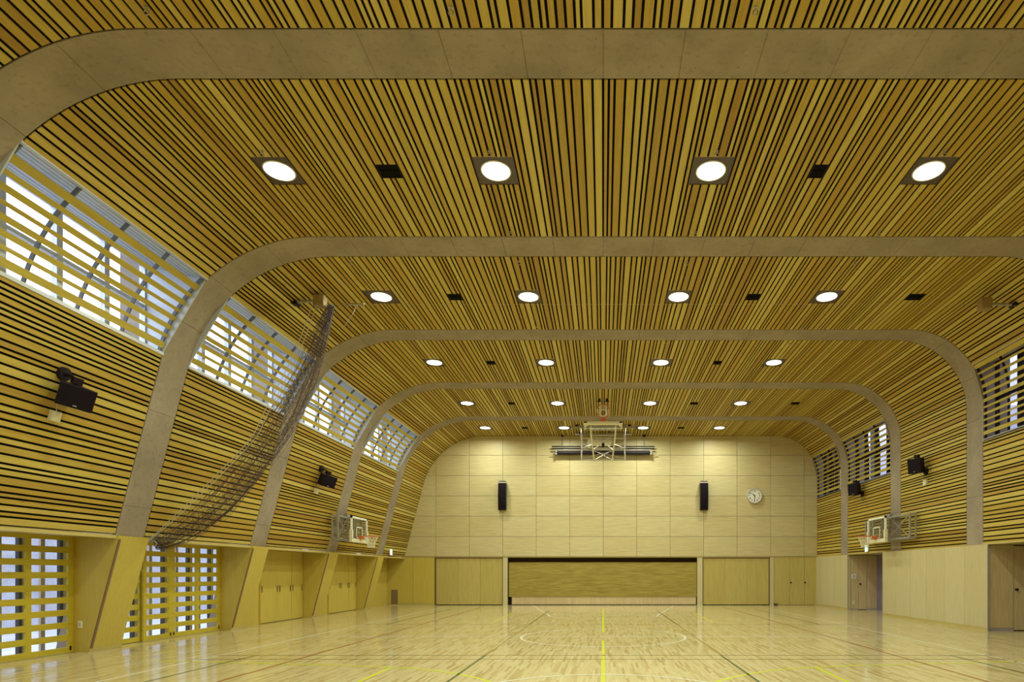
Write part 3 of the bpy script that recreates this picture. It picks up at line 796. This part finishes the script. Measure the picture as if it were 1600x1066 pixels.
nl = Vector((math.cos(TH), 0, -math.sin(TH)))        # inward normal of the left wall
def lwx(z): return -9.17+.262*z
def jbox(p, n, lab):
    t = thing('junction_box', lab, 'junction box', p, 'pale junction boxes')
    p = Vector(p); n = Vector(n).normalized(); up = Vector((0, 1, 0)).cross(n).normalized()
    MB().obox(p+n*.03, Vector((0, .075, 0)), up*.08, n*.03).build('box', M_cream, t, bevel=.006)
    MB().obox(p+n*.064, Vector((0, .062, 0)), up*.066, n*.004).build('lid', M_cream, t)
for (y, lab) in ((8.79, 'black speaker on the left wall below the nearest window'), (16.82, 'smaller looking black speaker on the left wall near the left hoop')):
    jp = (lwx(3.74), y+.02, 3.74)
    m = (lwx(4.36), y, 4.36)
    box_speaker((lwx(4.0)+.25, y+.0, 4.03), nl, (.80, -.48, -.34), (.16, .05, .98), (.44, .33, .30), lab, m, (jp[0]+.05, jp[1], jp[2]+.05))
    jbox(jp, nl, 'pale junction box under the %s left wall speaker' % ('near' if y < 10 else 'distant'))
for (y, lab, zz) in ((16.98, 'black speaker on the right wall above the right hoop', 4.44), (21.15, 'distant black speaker on the right wall under the slatted window', 4.36)):
    m = (XR, y, zz-.12)
    box_speaker((XR-.27, y, zz+.03), (-1, 0, 0), (-.85, -.45, -.12), (0, 0, 1), (.40, .42, .30), lab, m, (XR-.05, y+.02, zz-.42))
    if y < 18: jbox((XR, y+.02, zz-.45), (-1, 0, 0), 'pale junction box under the right wall speaker')
for sx, nm in ((-1, 'left'), (1, 'right')):
    x = 4.35*sx; t = thing('column_speaker', 'tall black column loudspeaker on the far wall, %s of the ceiling hoop' % nm, 'speaker', (x, YEND, 4.7), 'column loudspeakers')
    pts = []
    for i in range(9):
        v = i/8; z = 5.26-1.14*v; y = YEND-.30-.05*math.sin(v*2.0)+.16*v*v
        pts.append((y, z))
    poly = pts+[(y+.24, z) for y, z in pts[::-1]]
    b = MB(); m = len(poly); sh = .02*sx
    b.prism(poly, lambda u, v, k: (x+k-sh*(v-4.7), u, v), -.165, .165); b.build('cabinet', M_blackp, t)
    b = MB(); po = [(y-.008, z) for y, z in pts]+[(y+.0, z) for y, z in pts[::-1]]
    b.prism(po, lambda u, v, k: (x+k-sh*(v-4.7), u, v), -.15, .15); b.build('grille', M_blackg, t)
    MB().box(x-.165-sh*.56, x+.165-sh*.56, YEND-.31, YEND-.06, 5.262, 5.31).build('cap', M_greycap, t)
    MB().box(x-.14, x+.14, YEND-.22, YEND, 5.312, 5.36).build('bracket', M_blackp, t)
    MB().box(x-.1, x+.1, YEND-.12, YEND, 4.3, 4.36).build('lower_bracket', M_blackp, t)

# ------------------------------------------------------------------ wall clock
cx, cz, cr = 6.545, 4.735, .325
t = thing('wall_clock', 'round white wall clock showing half past ten on the far wall', 'clock', (cx, YEND, cz))
disc = lambda r_, n=40: [(r_*math.cos(2*math.pi*i/n), r_*math.sin(2*math.pi*i/n)) for i in range(n)]
fn = lambda u, v, k: (cx+u, k, cz+v)
MB().prism(disc(cr), fn, YEND-.09, YEND).build('case', M_greycap, t)
MB().prism(disc(cr-.035), fn, YEND-.094, YEND-.089).build('face', M_white, t)
MB().tube([(cx+(cr-.015)*math.cos(i*math.pi/24), YEND-.095, cz+(cr-.015)*math.sin(i*math.pi/24)) for i in range(48)], .02, 6, True).build('rim', M_greycap, t, True)
for h in range(1, 13):
    cu = bpy.data.curves.new('numeral', 'FONT'); cu.body = str(h); cu.size = .095 if h != 12 else .115; cu.align_x = 'CENTER'; cu.align_y = 'CENTER'; cu.extrude = .001; cu.offset = .003
    tmp = bpy.data.objects.new('tmp', cu); COL.objects.link(tmp); bpy.context.view_layer.update()
    me = bpy.data.meshes.new_from_object(tmp); bpy.data.objects.remove(tmp)
    a = math.pi/2-h*math.pi/6
    me.transform(Matrix.Translation((cx+.22*math.cos(a), YEND-.097, cz+.22*math.sin(a)))@Matrix.Rotation(math.pi/2, 4, 'X'))
    me.materials.clear(); me.materials.append(M_blackp)
    link(bpy.data.objects.new('numeral', me), t)
def hand(ang, L, wd, name):
    a = math.pi/2-R(ang); d = Vector((math.cos(a), 0, math.sin(a))); c = Vector((cx, YEND-.102, cz))
    MB().bar(c-d*.05, c+d*L, wd, .003, up=(0, 1, 0)).build(name, M_blackp, t)
hand(315, .14, .014, 'hour_hand'); hand(180, .21, .010, 'minute_hand')
MB().prism(disc(.022, 16), fn, YEND-.108, YEND-.096).build('hub', M_blackp, t)

# ------------------------------------------------------------------ basketball goals
def hoop_parts(t, c, axis_up, out, r=.225, depth=.36, rim='rim'):
    """ring with centre c, normal axis_up; out = direction from ring to backboard"""
    c = Vector(c); up = Vector(axis_up).normalized(); o = Vector(out).normalized(); s = up.cross(o)
    MB().tube([c+o*(r*math.cos(i*math.pi/18))+s*(r*math.sin(i*math.pi/18)) for i in range(36)], .011, 8, True).build(rim, M_orange, t, True)
    b = MB()
    nst = 12; prof_r = [r*.98, r*.80, r*.62, r*.5, r*.45]
    for k in range(nst):
        for sg_ in (-1, 1):
            pts = []
            for i in range(5):
                a = 2*math.pi*(k+sg_*i*.5)/nst; rr = prof_r[i]
                pts.append(c-up*(depth*i/4)+o*(rr*math.cos(a))+s*(rr*math.sin(a)))
            b.tube(pts, .006, 4, caps=False)
    b.build('net', M_netw, t)
def board(t, X, yc, sgn, z0, z1, W):
    """upright backboard in the YZ plane at X facing sgn*x"""
    y0, y1 = yc-W/2, yc+W/2
    MB().box(X-.006, X+.006, y0+.03, y1-.03, z0+.06, z1-.03).build('backboard', M_board, t)
    fr = MB()
    fr.box(X-.025, X+.025, y0, y1, z1-.06, z1).box(X-.025, X+.025, y0, y0+.06, z0, z1).box(X-.025, X+.025, y1-.06, y1, z0, z1)
    fr.build('frame', M_white, t)
    pd = MB(); pd.box(X-.05, X+.05, y0-.02, y1+.02, z0-.03, z0+.09).box(X-.05, X+.05, y0-.02, y0+.07, z0+.09, z0+.36).box(X-.05, X+.05, y1-.07, y1+.02, z0+.09, z0+.36)
    pd.build('padding', M_cream, t, bevel=.012)
    tg = MB(); xx = X+.009*sgn; a, c, d, e = yc-.23, yc+.23, z0+.12, z0+.48
    for (p, q, u_, v_) in ((a, c, e-.035, e), (a, c, d, d+.035), (a, a+.035, d, e), (c-.035, c, d, e)): tg.box(xx-.002, xx+.002, p, q, u_, v_)
    tg.build('target_square', M_white, t)
    MB().box(min(X+.02*sgn, X+.10*sgn), max(X+.02*sgn, X+.10*sgn), yc-.09, yc+.09, z0+.09, z0+.20).build('rim_bracket', M_orange, t, bevel=.01)
def side_goal(sgn, X, XF, yc, half, lab, name_near):
    """sgn: direction the board faces; XF: plane of the wall frame"""
    t = thing('basketball_goal', lab, 'basketball goal', (X, yc, 2.35), 'side basketball goals')
    z0, z1 = 2.38, 3.16
    board(t, X, yc, sgn, z0, z1, 1.22)
    hoop_parts(t, (X+sgn*.38, yc, 2.56), (0, 0, 1), (-sgn, 0, 0))
    MB().bar((X+sgn*.05, yc-.07, 2.55), (X+sgn*.18, yc-.07, 2.56), .01).bar((X+sgn*.05, yc+.07, 2.55), (X+sgn*.18, yc+.07, 2.56), .01).build('rim_arm', M_orange, t)
    for s2 in (-1, 1):
        a, c = yc+s2*.18, yc+s2*half
        b = MB()
        for y in (a, c): b.bar((XF, y, 2.46), (XF, y, 3.14), .022)
        b.bar((XF, a, 2.46), (XF, c, 2.46), .022); b.bar((XF, a, 3.14), (XF, c, 3.14), .022)
        b.bar((XF, a, 2.46), (XF, c, 3.14), .014); b.bar((XF, a, 3.14), (XF, c, 2.46), .010)
        b.build('wall_frame', M_steel, t)
        XW = XF-sgn*.17
        b = MB()
        for y in (a, c):
            b.bar((XW, y, 2.44), (XW, y, 3.16), .02)
            for z in (2.46, 2.8, 3.14): b.bar((XW, y, z), (XF, y, z), .014)
        b.build('rear_frame', M_steel, t)
        b = MB()
        y = yc+s2*.3
        for z in (2.5, 3.1): b.bar((XF, y, z), (X-sgn*.03, y, z), .02)
        b.bar((XF, y, 2.5), (X-sgn*.03, y, 3.1), .014)
        b.bar((X-sgn*.03, y, 2.42), (X-sgn*.03, y, 3.12), .02)
        b.build('board_arm', M_steel, t)
    b = MB(); XW = XF-sgn*.17
    for z in (2.44, 3.16):
        xr = (lwx(z)-.01) if sgn > 0 else XR+.01
        b.bar((XW, yc-half, z), (XW, yc+half, z), .025)
        for y in (yc-.2, yc+.2): b.bar((xr, y, z), (XW, y, z), .025)
    b.build('rib_bracket', M_steel, t)
    MB().tube([(XF-sgn*.1, yc-.1, 3.2), (XF-sgn*.1, yc+.14, 3.2)], .07, 12).build('winch', M_steel, t)
side_goal(1, -7.76, -8.05, 18.82, .86, 'glass basketball goal with white frame on the left wall rib', 'left')
side_goal(-1, 8.70, 9.0, 18.82, 1.45, 'glass basketball goal with white frame on the right wall rib', 'right')

# folded goal hanging from the ceiling
t = thing('folded_basketball_goal', 'basketball goal folded up under the ceiling before the far wall', 'basketball goal', (0, 22.4, ZC))
zB = 6.60; hw = .67
b = MB(); b.box(-hw, hw, 20.42, 20.62, zB-.05, zB+.03).box(-hw, -hw+.12, 20.42, 21.42, zB-.03, zB+.03).box(hw-.12, hw, 20.42, 21.42, zB-.03, zB+.03).box(-hw, hw, 21.34, 21.42, zB-.03, zB+.03)
b.build('board_frame', M_cream, t, bevel=.008)
MB().box(-hw+.1, hw-.1, 20.6, 21.36, zB-.006, zB+.006).build('backboard', M_board, t)
hoop_parts(t, (0, 20.50, zB+.42), (0, -1, 0), (0, 0, -1), depth=.34)
MB().box(-.09, .09, 20.44, 20.56, zB+.03, zB+.15).build('rim_bracket', M_orange, t)
b = MB()
for z0_, y in ((zB-.03, 20.9), (zB-.03, 21.25)): b.bar((-hw+.05, y, z0_-.03), (hw-.05, y, z0_-.03), .022)
for x in (-.33, -.11, .11, .33): b.bar((x, 20.9, zB-.06), (x, 21.35, zB-.06), .014)
b.build('board_rib', M_steel, t)
for s2 in (-1, 1):
    MB().tube([(.44*s2, 20.75, 6.54), (.44*s2, 21.4, 6.42), (.36*s2, 23.55, 5.86)], .027, 8).build('mast', M_cream, t)
    MB().tube([(.86*s2, 23.5, 7.3), (.86*s2, 23.5, 5.88)], .028, 8).build('hanger', M_galv, t)
    MB().tube([(.86*s2, 24.8, 7.3), (.86*s2, 23.5, 6.0)], .02, 8).build('stay', M_galv, t)
    MB().tube([(.86*s2, 23.5, 6.35), (.42*s2, 22.2, 6.22)], .016, 8).build('fold_link', M_galv, t)
MB().tube([(-.86, 23.5, 5.9), (.86, 23.5, 5.9)], .024, 8).build('pivot_bar', M_galv, t)
b = MB()
for (p, q) in (((-.44, 21.3, 6.44), (.38, 22.6, 6.1)), ((.44, 21.3, 6.44), (-.38, 22.6, 6.1)), ((-.38, 22.6, 6.1), (.36, 23.5, 5.88)), ((.38, 22.6, 6.1), (-.36, 23.5, 5.88)), ((-.86, 23.5, 6.35), (.86, 23.5, 5.95)), ((.86, 23.5, 6.35), (-.86, 23.5, 5.95))): b.tube([p, q], .011, 6)
b.build('cross_brace', M_galv, t)
b = MB()
for y, z in ((21.5, 6.40), (22.6, 6.12), (22.0, 6.27)): b.tube([(-.42, y, z), (.42, y, z)], .018, 6)
for y, z in ((23.5, 6.35), (23.5, 6.75)): b.tube([(-.86, y, z), (.86, y, z)], .02, 6)
b.build('cross_bar', M_galv, t)
MB().box(-.62, .32, 23.75, 24.05, 6.55, 6.75).box(-.62, -.5, 23.65, 24.05, 6.45, 6.75).build('motor', M_cream, t, bevel=.01)
MB().tube([(0, 23.6, 6.45), (0, 23.9, 6.75)], .06, 10).build('winch_drum', M_blackp, t)
for y, e in ((23.75, 1.3), (25.0, 1.2)):
    MB().box(-e, e, y-.04, y+.04, 7.22, 7.28).build('ceiling_rail', M_steel, t)
    for x in (-e+.25, e-.25): MB().box(x-.06, x+.06, y-.05, y+.05, 7.28, ZC+.01).build('rail_foot', M_blackp, t)
for x in (-.12, .12): MB().tube([(x, 20.2, ZC+.01), (x, 20.2, 7.24)], .03, 8).tube([(x-.1, 20.2, 7.26), (x+.1, 20.2, 7.26)], .014, 6).build('catch_hook', M_blackp, t)

# projection screen case
t = thing('projection_screen', 'long black rolled projection screen hung before the far wall', 'screen', (0, 25.45, 6.4))
YS = 25.46
MB().tube([(-2.03, YS, 6.565), (2.03, YS, 6.565)], .085, 14).build('roll', M_blackp, t)
for s2 in (-1, 1):
    MB().box(2.03*s2-.02, 2.03*s2+.05, YS-.08, YS+.08, 6.48, 6.66).build('end_bracket', M_steel, t)
    MB().tube([(1.76*s2, YS+.05, ZC), (1.76*s2, YS+.05, 6.8)], .018, 8).build('drop_rod', M_galv, t)
    MB().box(1.76*s2-.05, 1.76*s2+.05, YS, YS+.1, 7.27, ZC-.001).build('rod_plate', M_blackp, t)
    MB().box(2.1*s2-.16, 2.1*s2+.2, YS+.05, YS+.08, 6.53, 6.555).build('wall_stay', M_steel, t)
MB().box(-2.08, 2.08, YS-.04, YS+.06, 6.675, 6.70).build('top_bar', M_steel, t)
MB().box(-2.2, 2.2, YS+.0, YS+.07, 6.745, 6.78).box(-2.22, 2.22, YS+.03, YS+.1, 6.83, 6.87).build('track', M_blackp, t)

# ------------------------------------------------------------------ divider net, its cable boxes and ropes
YN = 12.3
def cable_box(sx, lab):
    x = -5.88 if sx < 0 else 7.93; z = 7.04 if sx < 0 else 6.98
    t = thing('cable_box', lab, 'cable box', (x, YN, z), 'net cable boxes')
    MB().box(x-.115, x+.115, YN-.09, YN+.09, z-.12, z+.12).build('housing', plain('brown housing paint', (.30, .21, .09), .5), t, bevel=.02)
    MB().box(x-.10, x+.10, YN-.096, YN-.088, z-.10, z+.10).build('cover', plain('brown cover paint', (.33, .23, .10), .5), t)
    xe = -6.42 if sx < 0 else 8.56
    MB().tube([(x+sx*.1, YN, z+.01), (xe, YN, z-.01)], .03, 8).build('arm', M_steel, t)
    zz = 7.0 if sx < 0 else 6.98
    MB().obox((xe, YN, zz), (.08, 0, .02*sx), (0, .08, 0), (0, 0, .03)).build('foot', M_blackp, t)
cable_box(-1, 'brown pulley box at the top of the gathered net'); cable_box(1, 'brown pulley box under the ceiling near the right wall')
tag(MB().tube([(-5.76, YN, 6.98), (7.81, YN, 6.98)], .0022, 5).build('net_cable', M_galv), 'thin steel cable stretched between the two pulley boxes under the ceiling', 'cable')
t = thing('cable_fitting', 'steel turnbuckle on the cable beside the top of the net', 'cable fitting', (-5.1, YN, 6.98))
MB().tube([(-5.26, YN, 6.98), (-5.20, YN, 6.98), (-5.02, YN, 6.98), (-4.96, YN, 6.98)], [.012, .022, .022, .012], 8).build('body', M_galv, t)
for x in (-5.32, -5.0): MB().tube([(x+.03*math.cos(a*math.pi/6), YN, 6.98+.03*math.sin(a*math.pi/6)) for a in range(12)], .007, 6, True).build('ring', M_galv, t)
MB().tube([(-5.12, YN, 6.97), (-5.2, YN-.03, 6.75), (-5.36, YN-.05, 6.5)], .006, 6).build('cord', M_rope, t)

def plan(r):                   # point of the net's plan line seen along ratio x/y
    t_ = (-5.72-12.33*r)/(2.78-1.05*r); return Vector((-5.72-2.78*t_, 12.33-1.05*t_, 0))
ctr_px = [(517, 477), (507, 505), (492, 545), (472, 590), (448, 640), (414, 695), (381, 740), (343, 785), (303, 817), (266, 840), (241, 850)]
hwid = [.09, .17, .26, .34, .40, .43, .43, .40, .34, .24, .12]
ctr = []
for x, y in ctr_px:
    p = plan((x-VPX)/F); p.z = CAMH+(HY-y)*p.y/F; ctr.append(p)
def lerp_list(L, t_):
    f = t_*(len(L)-1); i = min(int(f), len(L)-2); g = f-i
    if isinstance(L[0], Vector):
        p0, p1, p2, p3 = L[max(i-1, 0)], L[i], L[i+1], L[min(i+2, len(L)-1)]
        return .5*((2*p1)+(p2-p0)*g+(2*p0-5*p1+4*p2-p3)*g*g+(3*p1-p0-3*p2+p3)*g**3)
    return L[i]*(1-g)+L[i+1]*g
rnd = random.Random(5)
nb = MB(); NS, NK = 56, 100
offs = []
for j in range(NS):
    a = 1-2*(j/(NS-1))**1.6; offs.append((a, rnd.uniform(-1, 1), rnd.uniform(0, 6.28), rnd.uniform(1.5, 4)))
grid = []
for j in range(NS):
    row = []
    for k in range(NK):
        t_ = k/(NK-1); c = lerp_list(ctr, t_); d = (lerp_list(ctr, min(1, t_+.02))-lerp_list(ctr, max(0, t_-.02))).normalized()
        side = d.cross(Vector((.35, 1, 0))).normalized(); dep = side.cross(d)
        a, e, ph, fq = offs[j]; h = lerp_list(hwid, t_)
        lat = a*.85+.16*math.sin(fq*3*t_+ph); dp = .5*e*math.sqrt(max(0, 1-min(1, a*a)))+.15*math.sin(fq*5*t_+ph*2)
        row.append(c+side*(h*lat)+dep*(h*.7*dp)+d*rnd.uniform(-.02, .02))
    grid.append(row)
for j in range(NS):
    nb.tube(grid[j], .0028, 3, caps=False)
for j in range(NS-1):
    for k in range(1, NK-1):
        q = j+1 if rnd.random() < .7 else min(NS-1, j+2)
        if (j+k) % 2 == 0: nb.tube([grid[j][k], grid[q][min(NK-1, k+1)]], .0026, 3, caps=False)
nm_ = nb.build('divider_net', M_net, fix=False); tag(nm_, 'dark gathered divider net swagged from the ceiling down the left wall', 'net')
tag(nm_, None)
rp = [(491, 477), (462, 554), (414, 648), (396, 684), (357, 727), (290, 793), (236, 845)]
for i in range(2):
    pts = []
    for x, y in rp:
        x += i*7*(1 if y < 840 else .3); p = plan((x-VPX)/F); p.z = CAMH+(HY-y)*p.y/F; p.y -= .06; pts.append(p)
    pts = [lerp_list(pts, k/24) for k in range(25)]
    tag(MB().tube(pts, .006, 6).build('pull_rope', M_rope), ['pale pull rope along the net, the one nearer the left wall', 'pale pull rope along the net, the one nearer the middle of the hall'][i], 'rope', 'net ropes')
t = thing('net_hook', 'dark wall hook holding the lower end of the gathered net', 'hook', (-8.56, 11.2, 1.98))
MB().tube([(-8.62, 11.22, 2.02), (-8.5, 11.22, 2.0), (-8.46, 11.22, 1.95), (-8.5, 11.22, 1.9)], .014, 8).build('hook', M_steel, t); MB().obox((-8.6, 11.22, 2.02), (.02, 0, 0), (0, .05, 0), (0, 0, .05)).build('hook_plate', M_steel, t)

# ------------------------------------------------------------------ exit signs, notices, plates
def exit_sign(P, out, lab):
    t = thing('exit_sign', lab, 'exit sign', P, 'lit exit signs'); P = Vector(P); o = Vector(out).normalized(); y = Vector((0, 1, 0)); z = Vector((0, 0, 1))
    MB().obox(P+o*.04, y*.11, o*.022, z*.12).build('housing', M_white, t)
    MB().obox(P+o*.064, y*.10, o*.003, z*.11).build('lit_face', M_signw, t)
    MB().bar(P-o*.02+z*.05, P+o*.03+z*.05, .03).build('mount', M_white, t)
    sgn = -1 if o.x > 0 else 1
    f = P+o*.069
    def q(u, v, du, dv, a=0):
        ca, sa = math.cos(R(a)), math.sin(R(a)); return (f+y*(u*sgn)+z*v, (y*sgn*ca+z*sa)*du, (z*ca-y*sgn*sa)*dv, o*.002)
    b = MB()
    b.obox(*q(.0, .062, .02, .02)); b.obox(*q(-.005, .02, .018, .035, 15)); b.obox(*q(.035, .03, .03, .009, 30)); b.obox(*q(-.045, .025, .028, .009, -25))
    b.obox(*q(.03, -.03, .035, .011, -35)); b.obox(*q(-.035, -.045, .04, .011, 40))
    b.obox(*q(.085, 0, .008, .09)); b.obox(*q(-.09, 0, .008, .09)); b.obox(*q(0, .092, .08, .008))
    b.build('running_figure', M_signg, t)
exit_sign((lwx(2.25)+.0, 23.8, 2.25), nl, 'small lit exit sign at the foot of the left slatted wall by the far corner')
exit_sign((XR, 20.75, 2.26), (-1, 0, 0), 'small lit exit sign below the right hoop above the alcove')
def wall_plate(c, n, wd, h, lab, cat, m=M_white, nm='switch_plate'):
    t = thing(nm, lab, cat, c); c = Vector(c); n = Vector(n); s2 = n.cross(Vector((0, 0, 1))).normalized()
    MB().obox(c+n*.006, s2*wd/2, Vector((0, 0, h/2)), n*.006).build('plate', m, t)
    MB().obox(c+n*.014, s2*wd*.22, Vector((0, 0, h*.3)), n*.004).build('insert', M_greycap, t)
wall_plate((-9.24, RIB[2]-.012, .49), (0, -1, 0), .07, .12, 'white outlet plate on the side of the near leaning casing', 'outlet', nm='outlet_plate')
wall_plate((LX-.003, 23.2-.25, .62), (1, 0, 0), .07, .12, 'white outlet plate low on the left wall near the far corner', 'outlet', nm='outlet_plate')
wall_plate((9.49, 22.42, 1.27), (0, -1, 0), .18, .18, 'white switch panel in the far right alcove', 'switch panel', M_paper, 'switch_panel')
wall_plate((9.49, 22.42, .28), (0, -1, 0), .08, .13, 'white outlet plate low in the far right alcove', 'outlet', nm='outlet_plate')
t = thing('air_grille', 'small brown air grille low on the far wall in the left corner', 'grille', (-9.06, YEND, .36))
MB().box(-9.20, -8.92, YEND-.012, YEND-.002, .05, .67).build('frame', M_brownstrip, t)
for i in range(14): MB().box(-9.175, -8.945, YEND-.02, YEND-.012, .085+i*.041, .11+i*.041).build('louvre', plain('brown louvre', (.26, .18, .1), .5) if i == 0 else bpy.data.materials['brown louvre'], t)
t = thing('door_stop', 'small black block on the floor by the right folding door', 'door stop', (7.47, YEND-.05, 0))
MB().box(7.41, 7.55, YEND-.12, YEND-.004, .0015, .07).build('block', M_blackp, t, bevel=.01); MB().box(7.44, 7.52, YEND-.13, YEND-.12, .02, .05).build('pad', M_brownstrip, t)

bpy.context.view_layer.update()
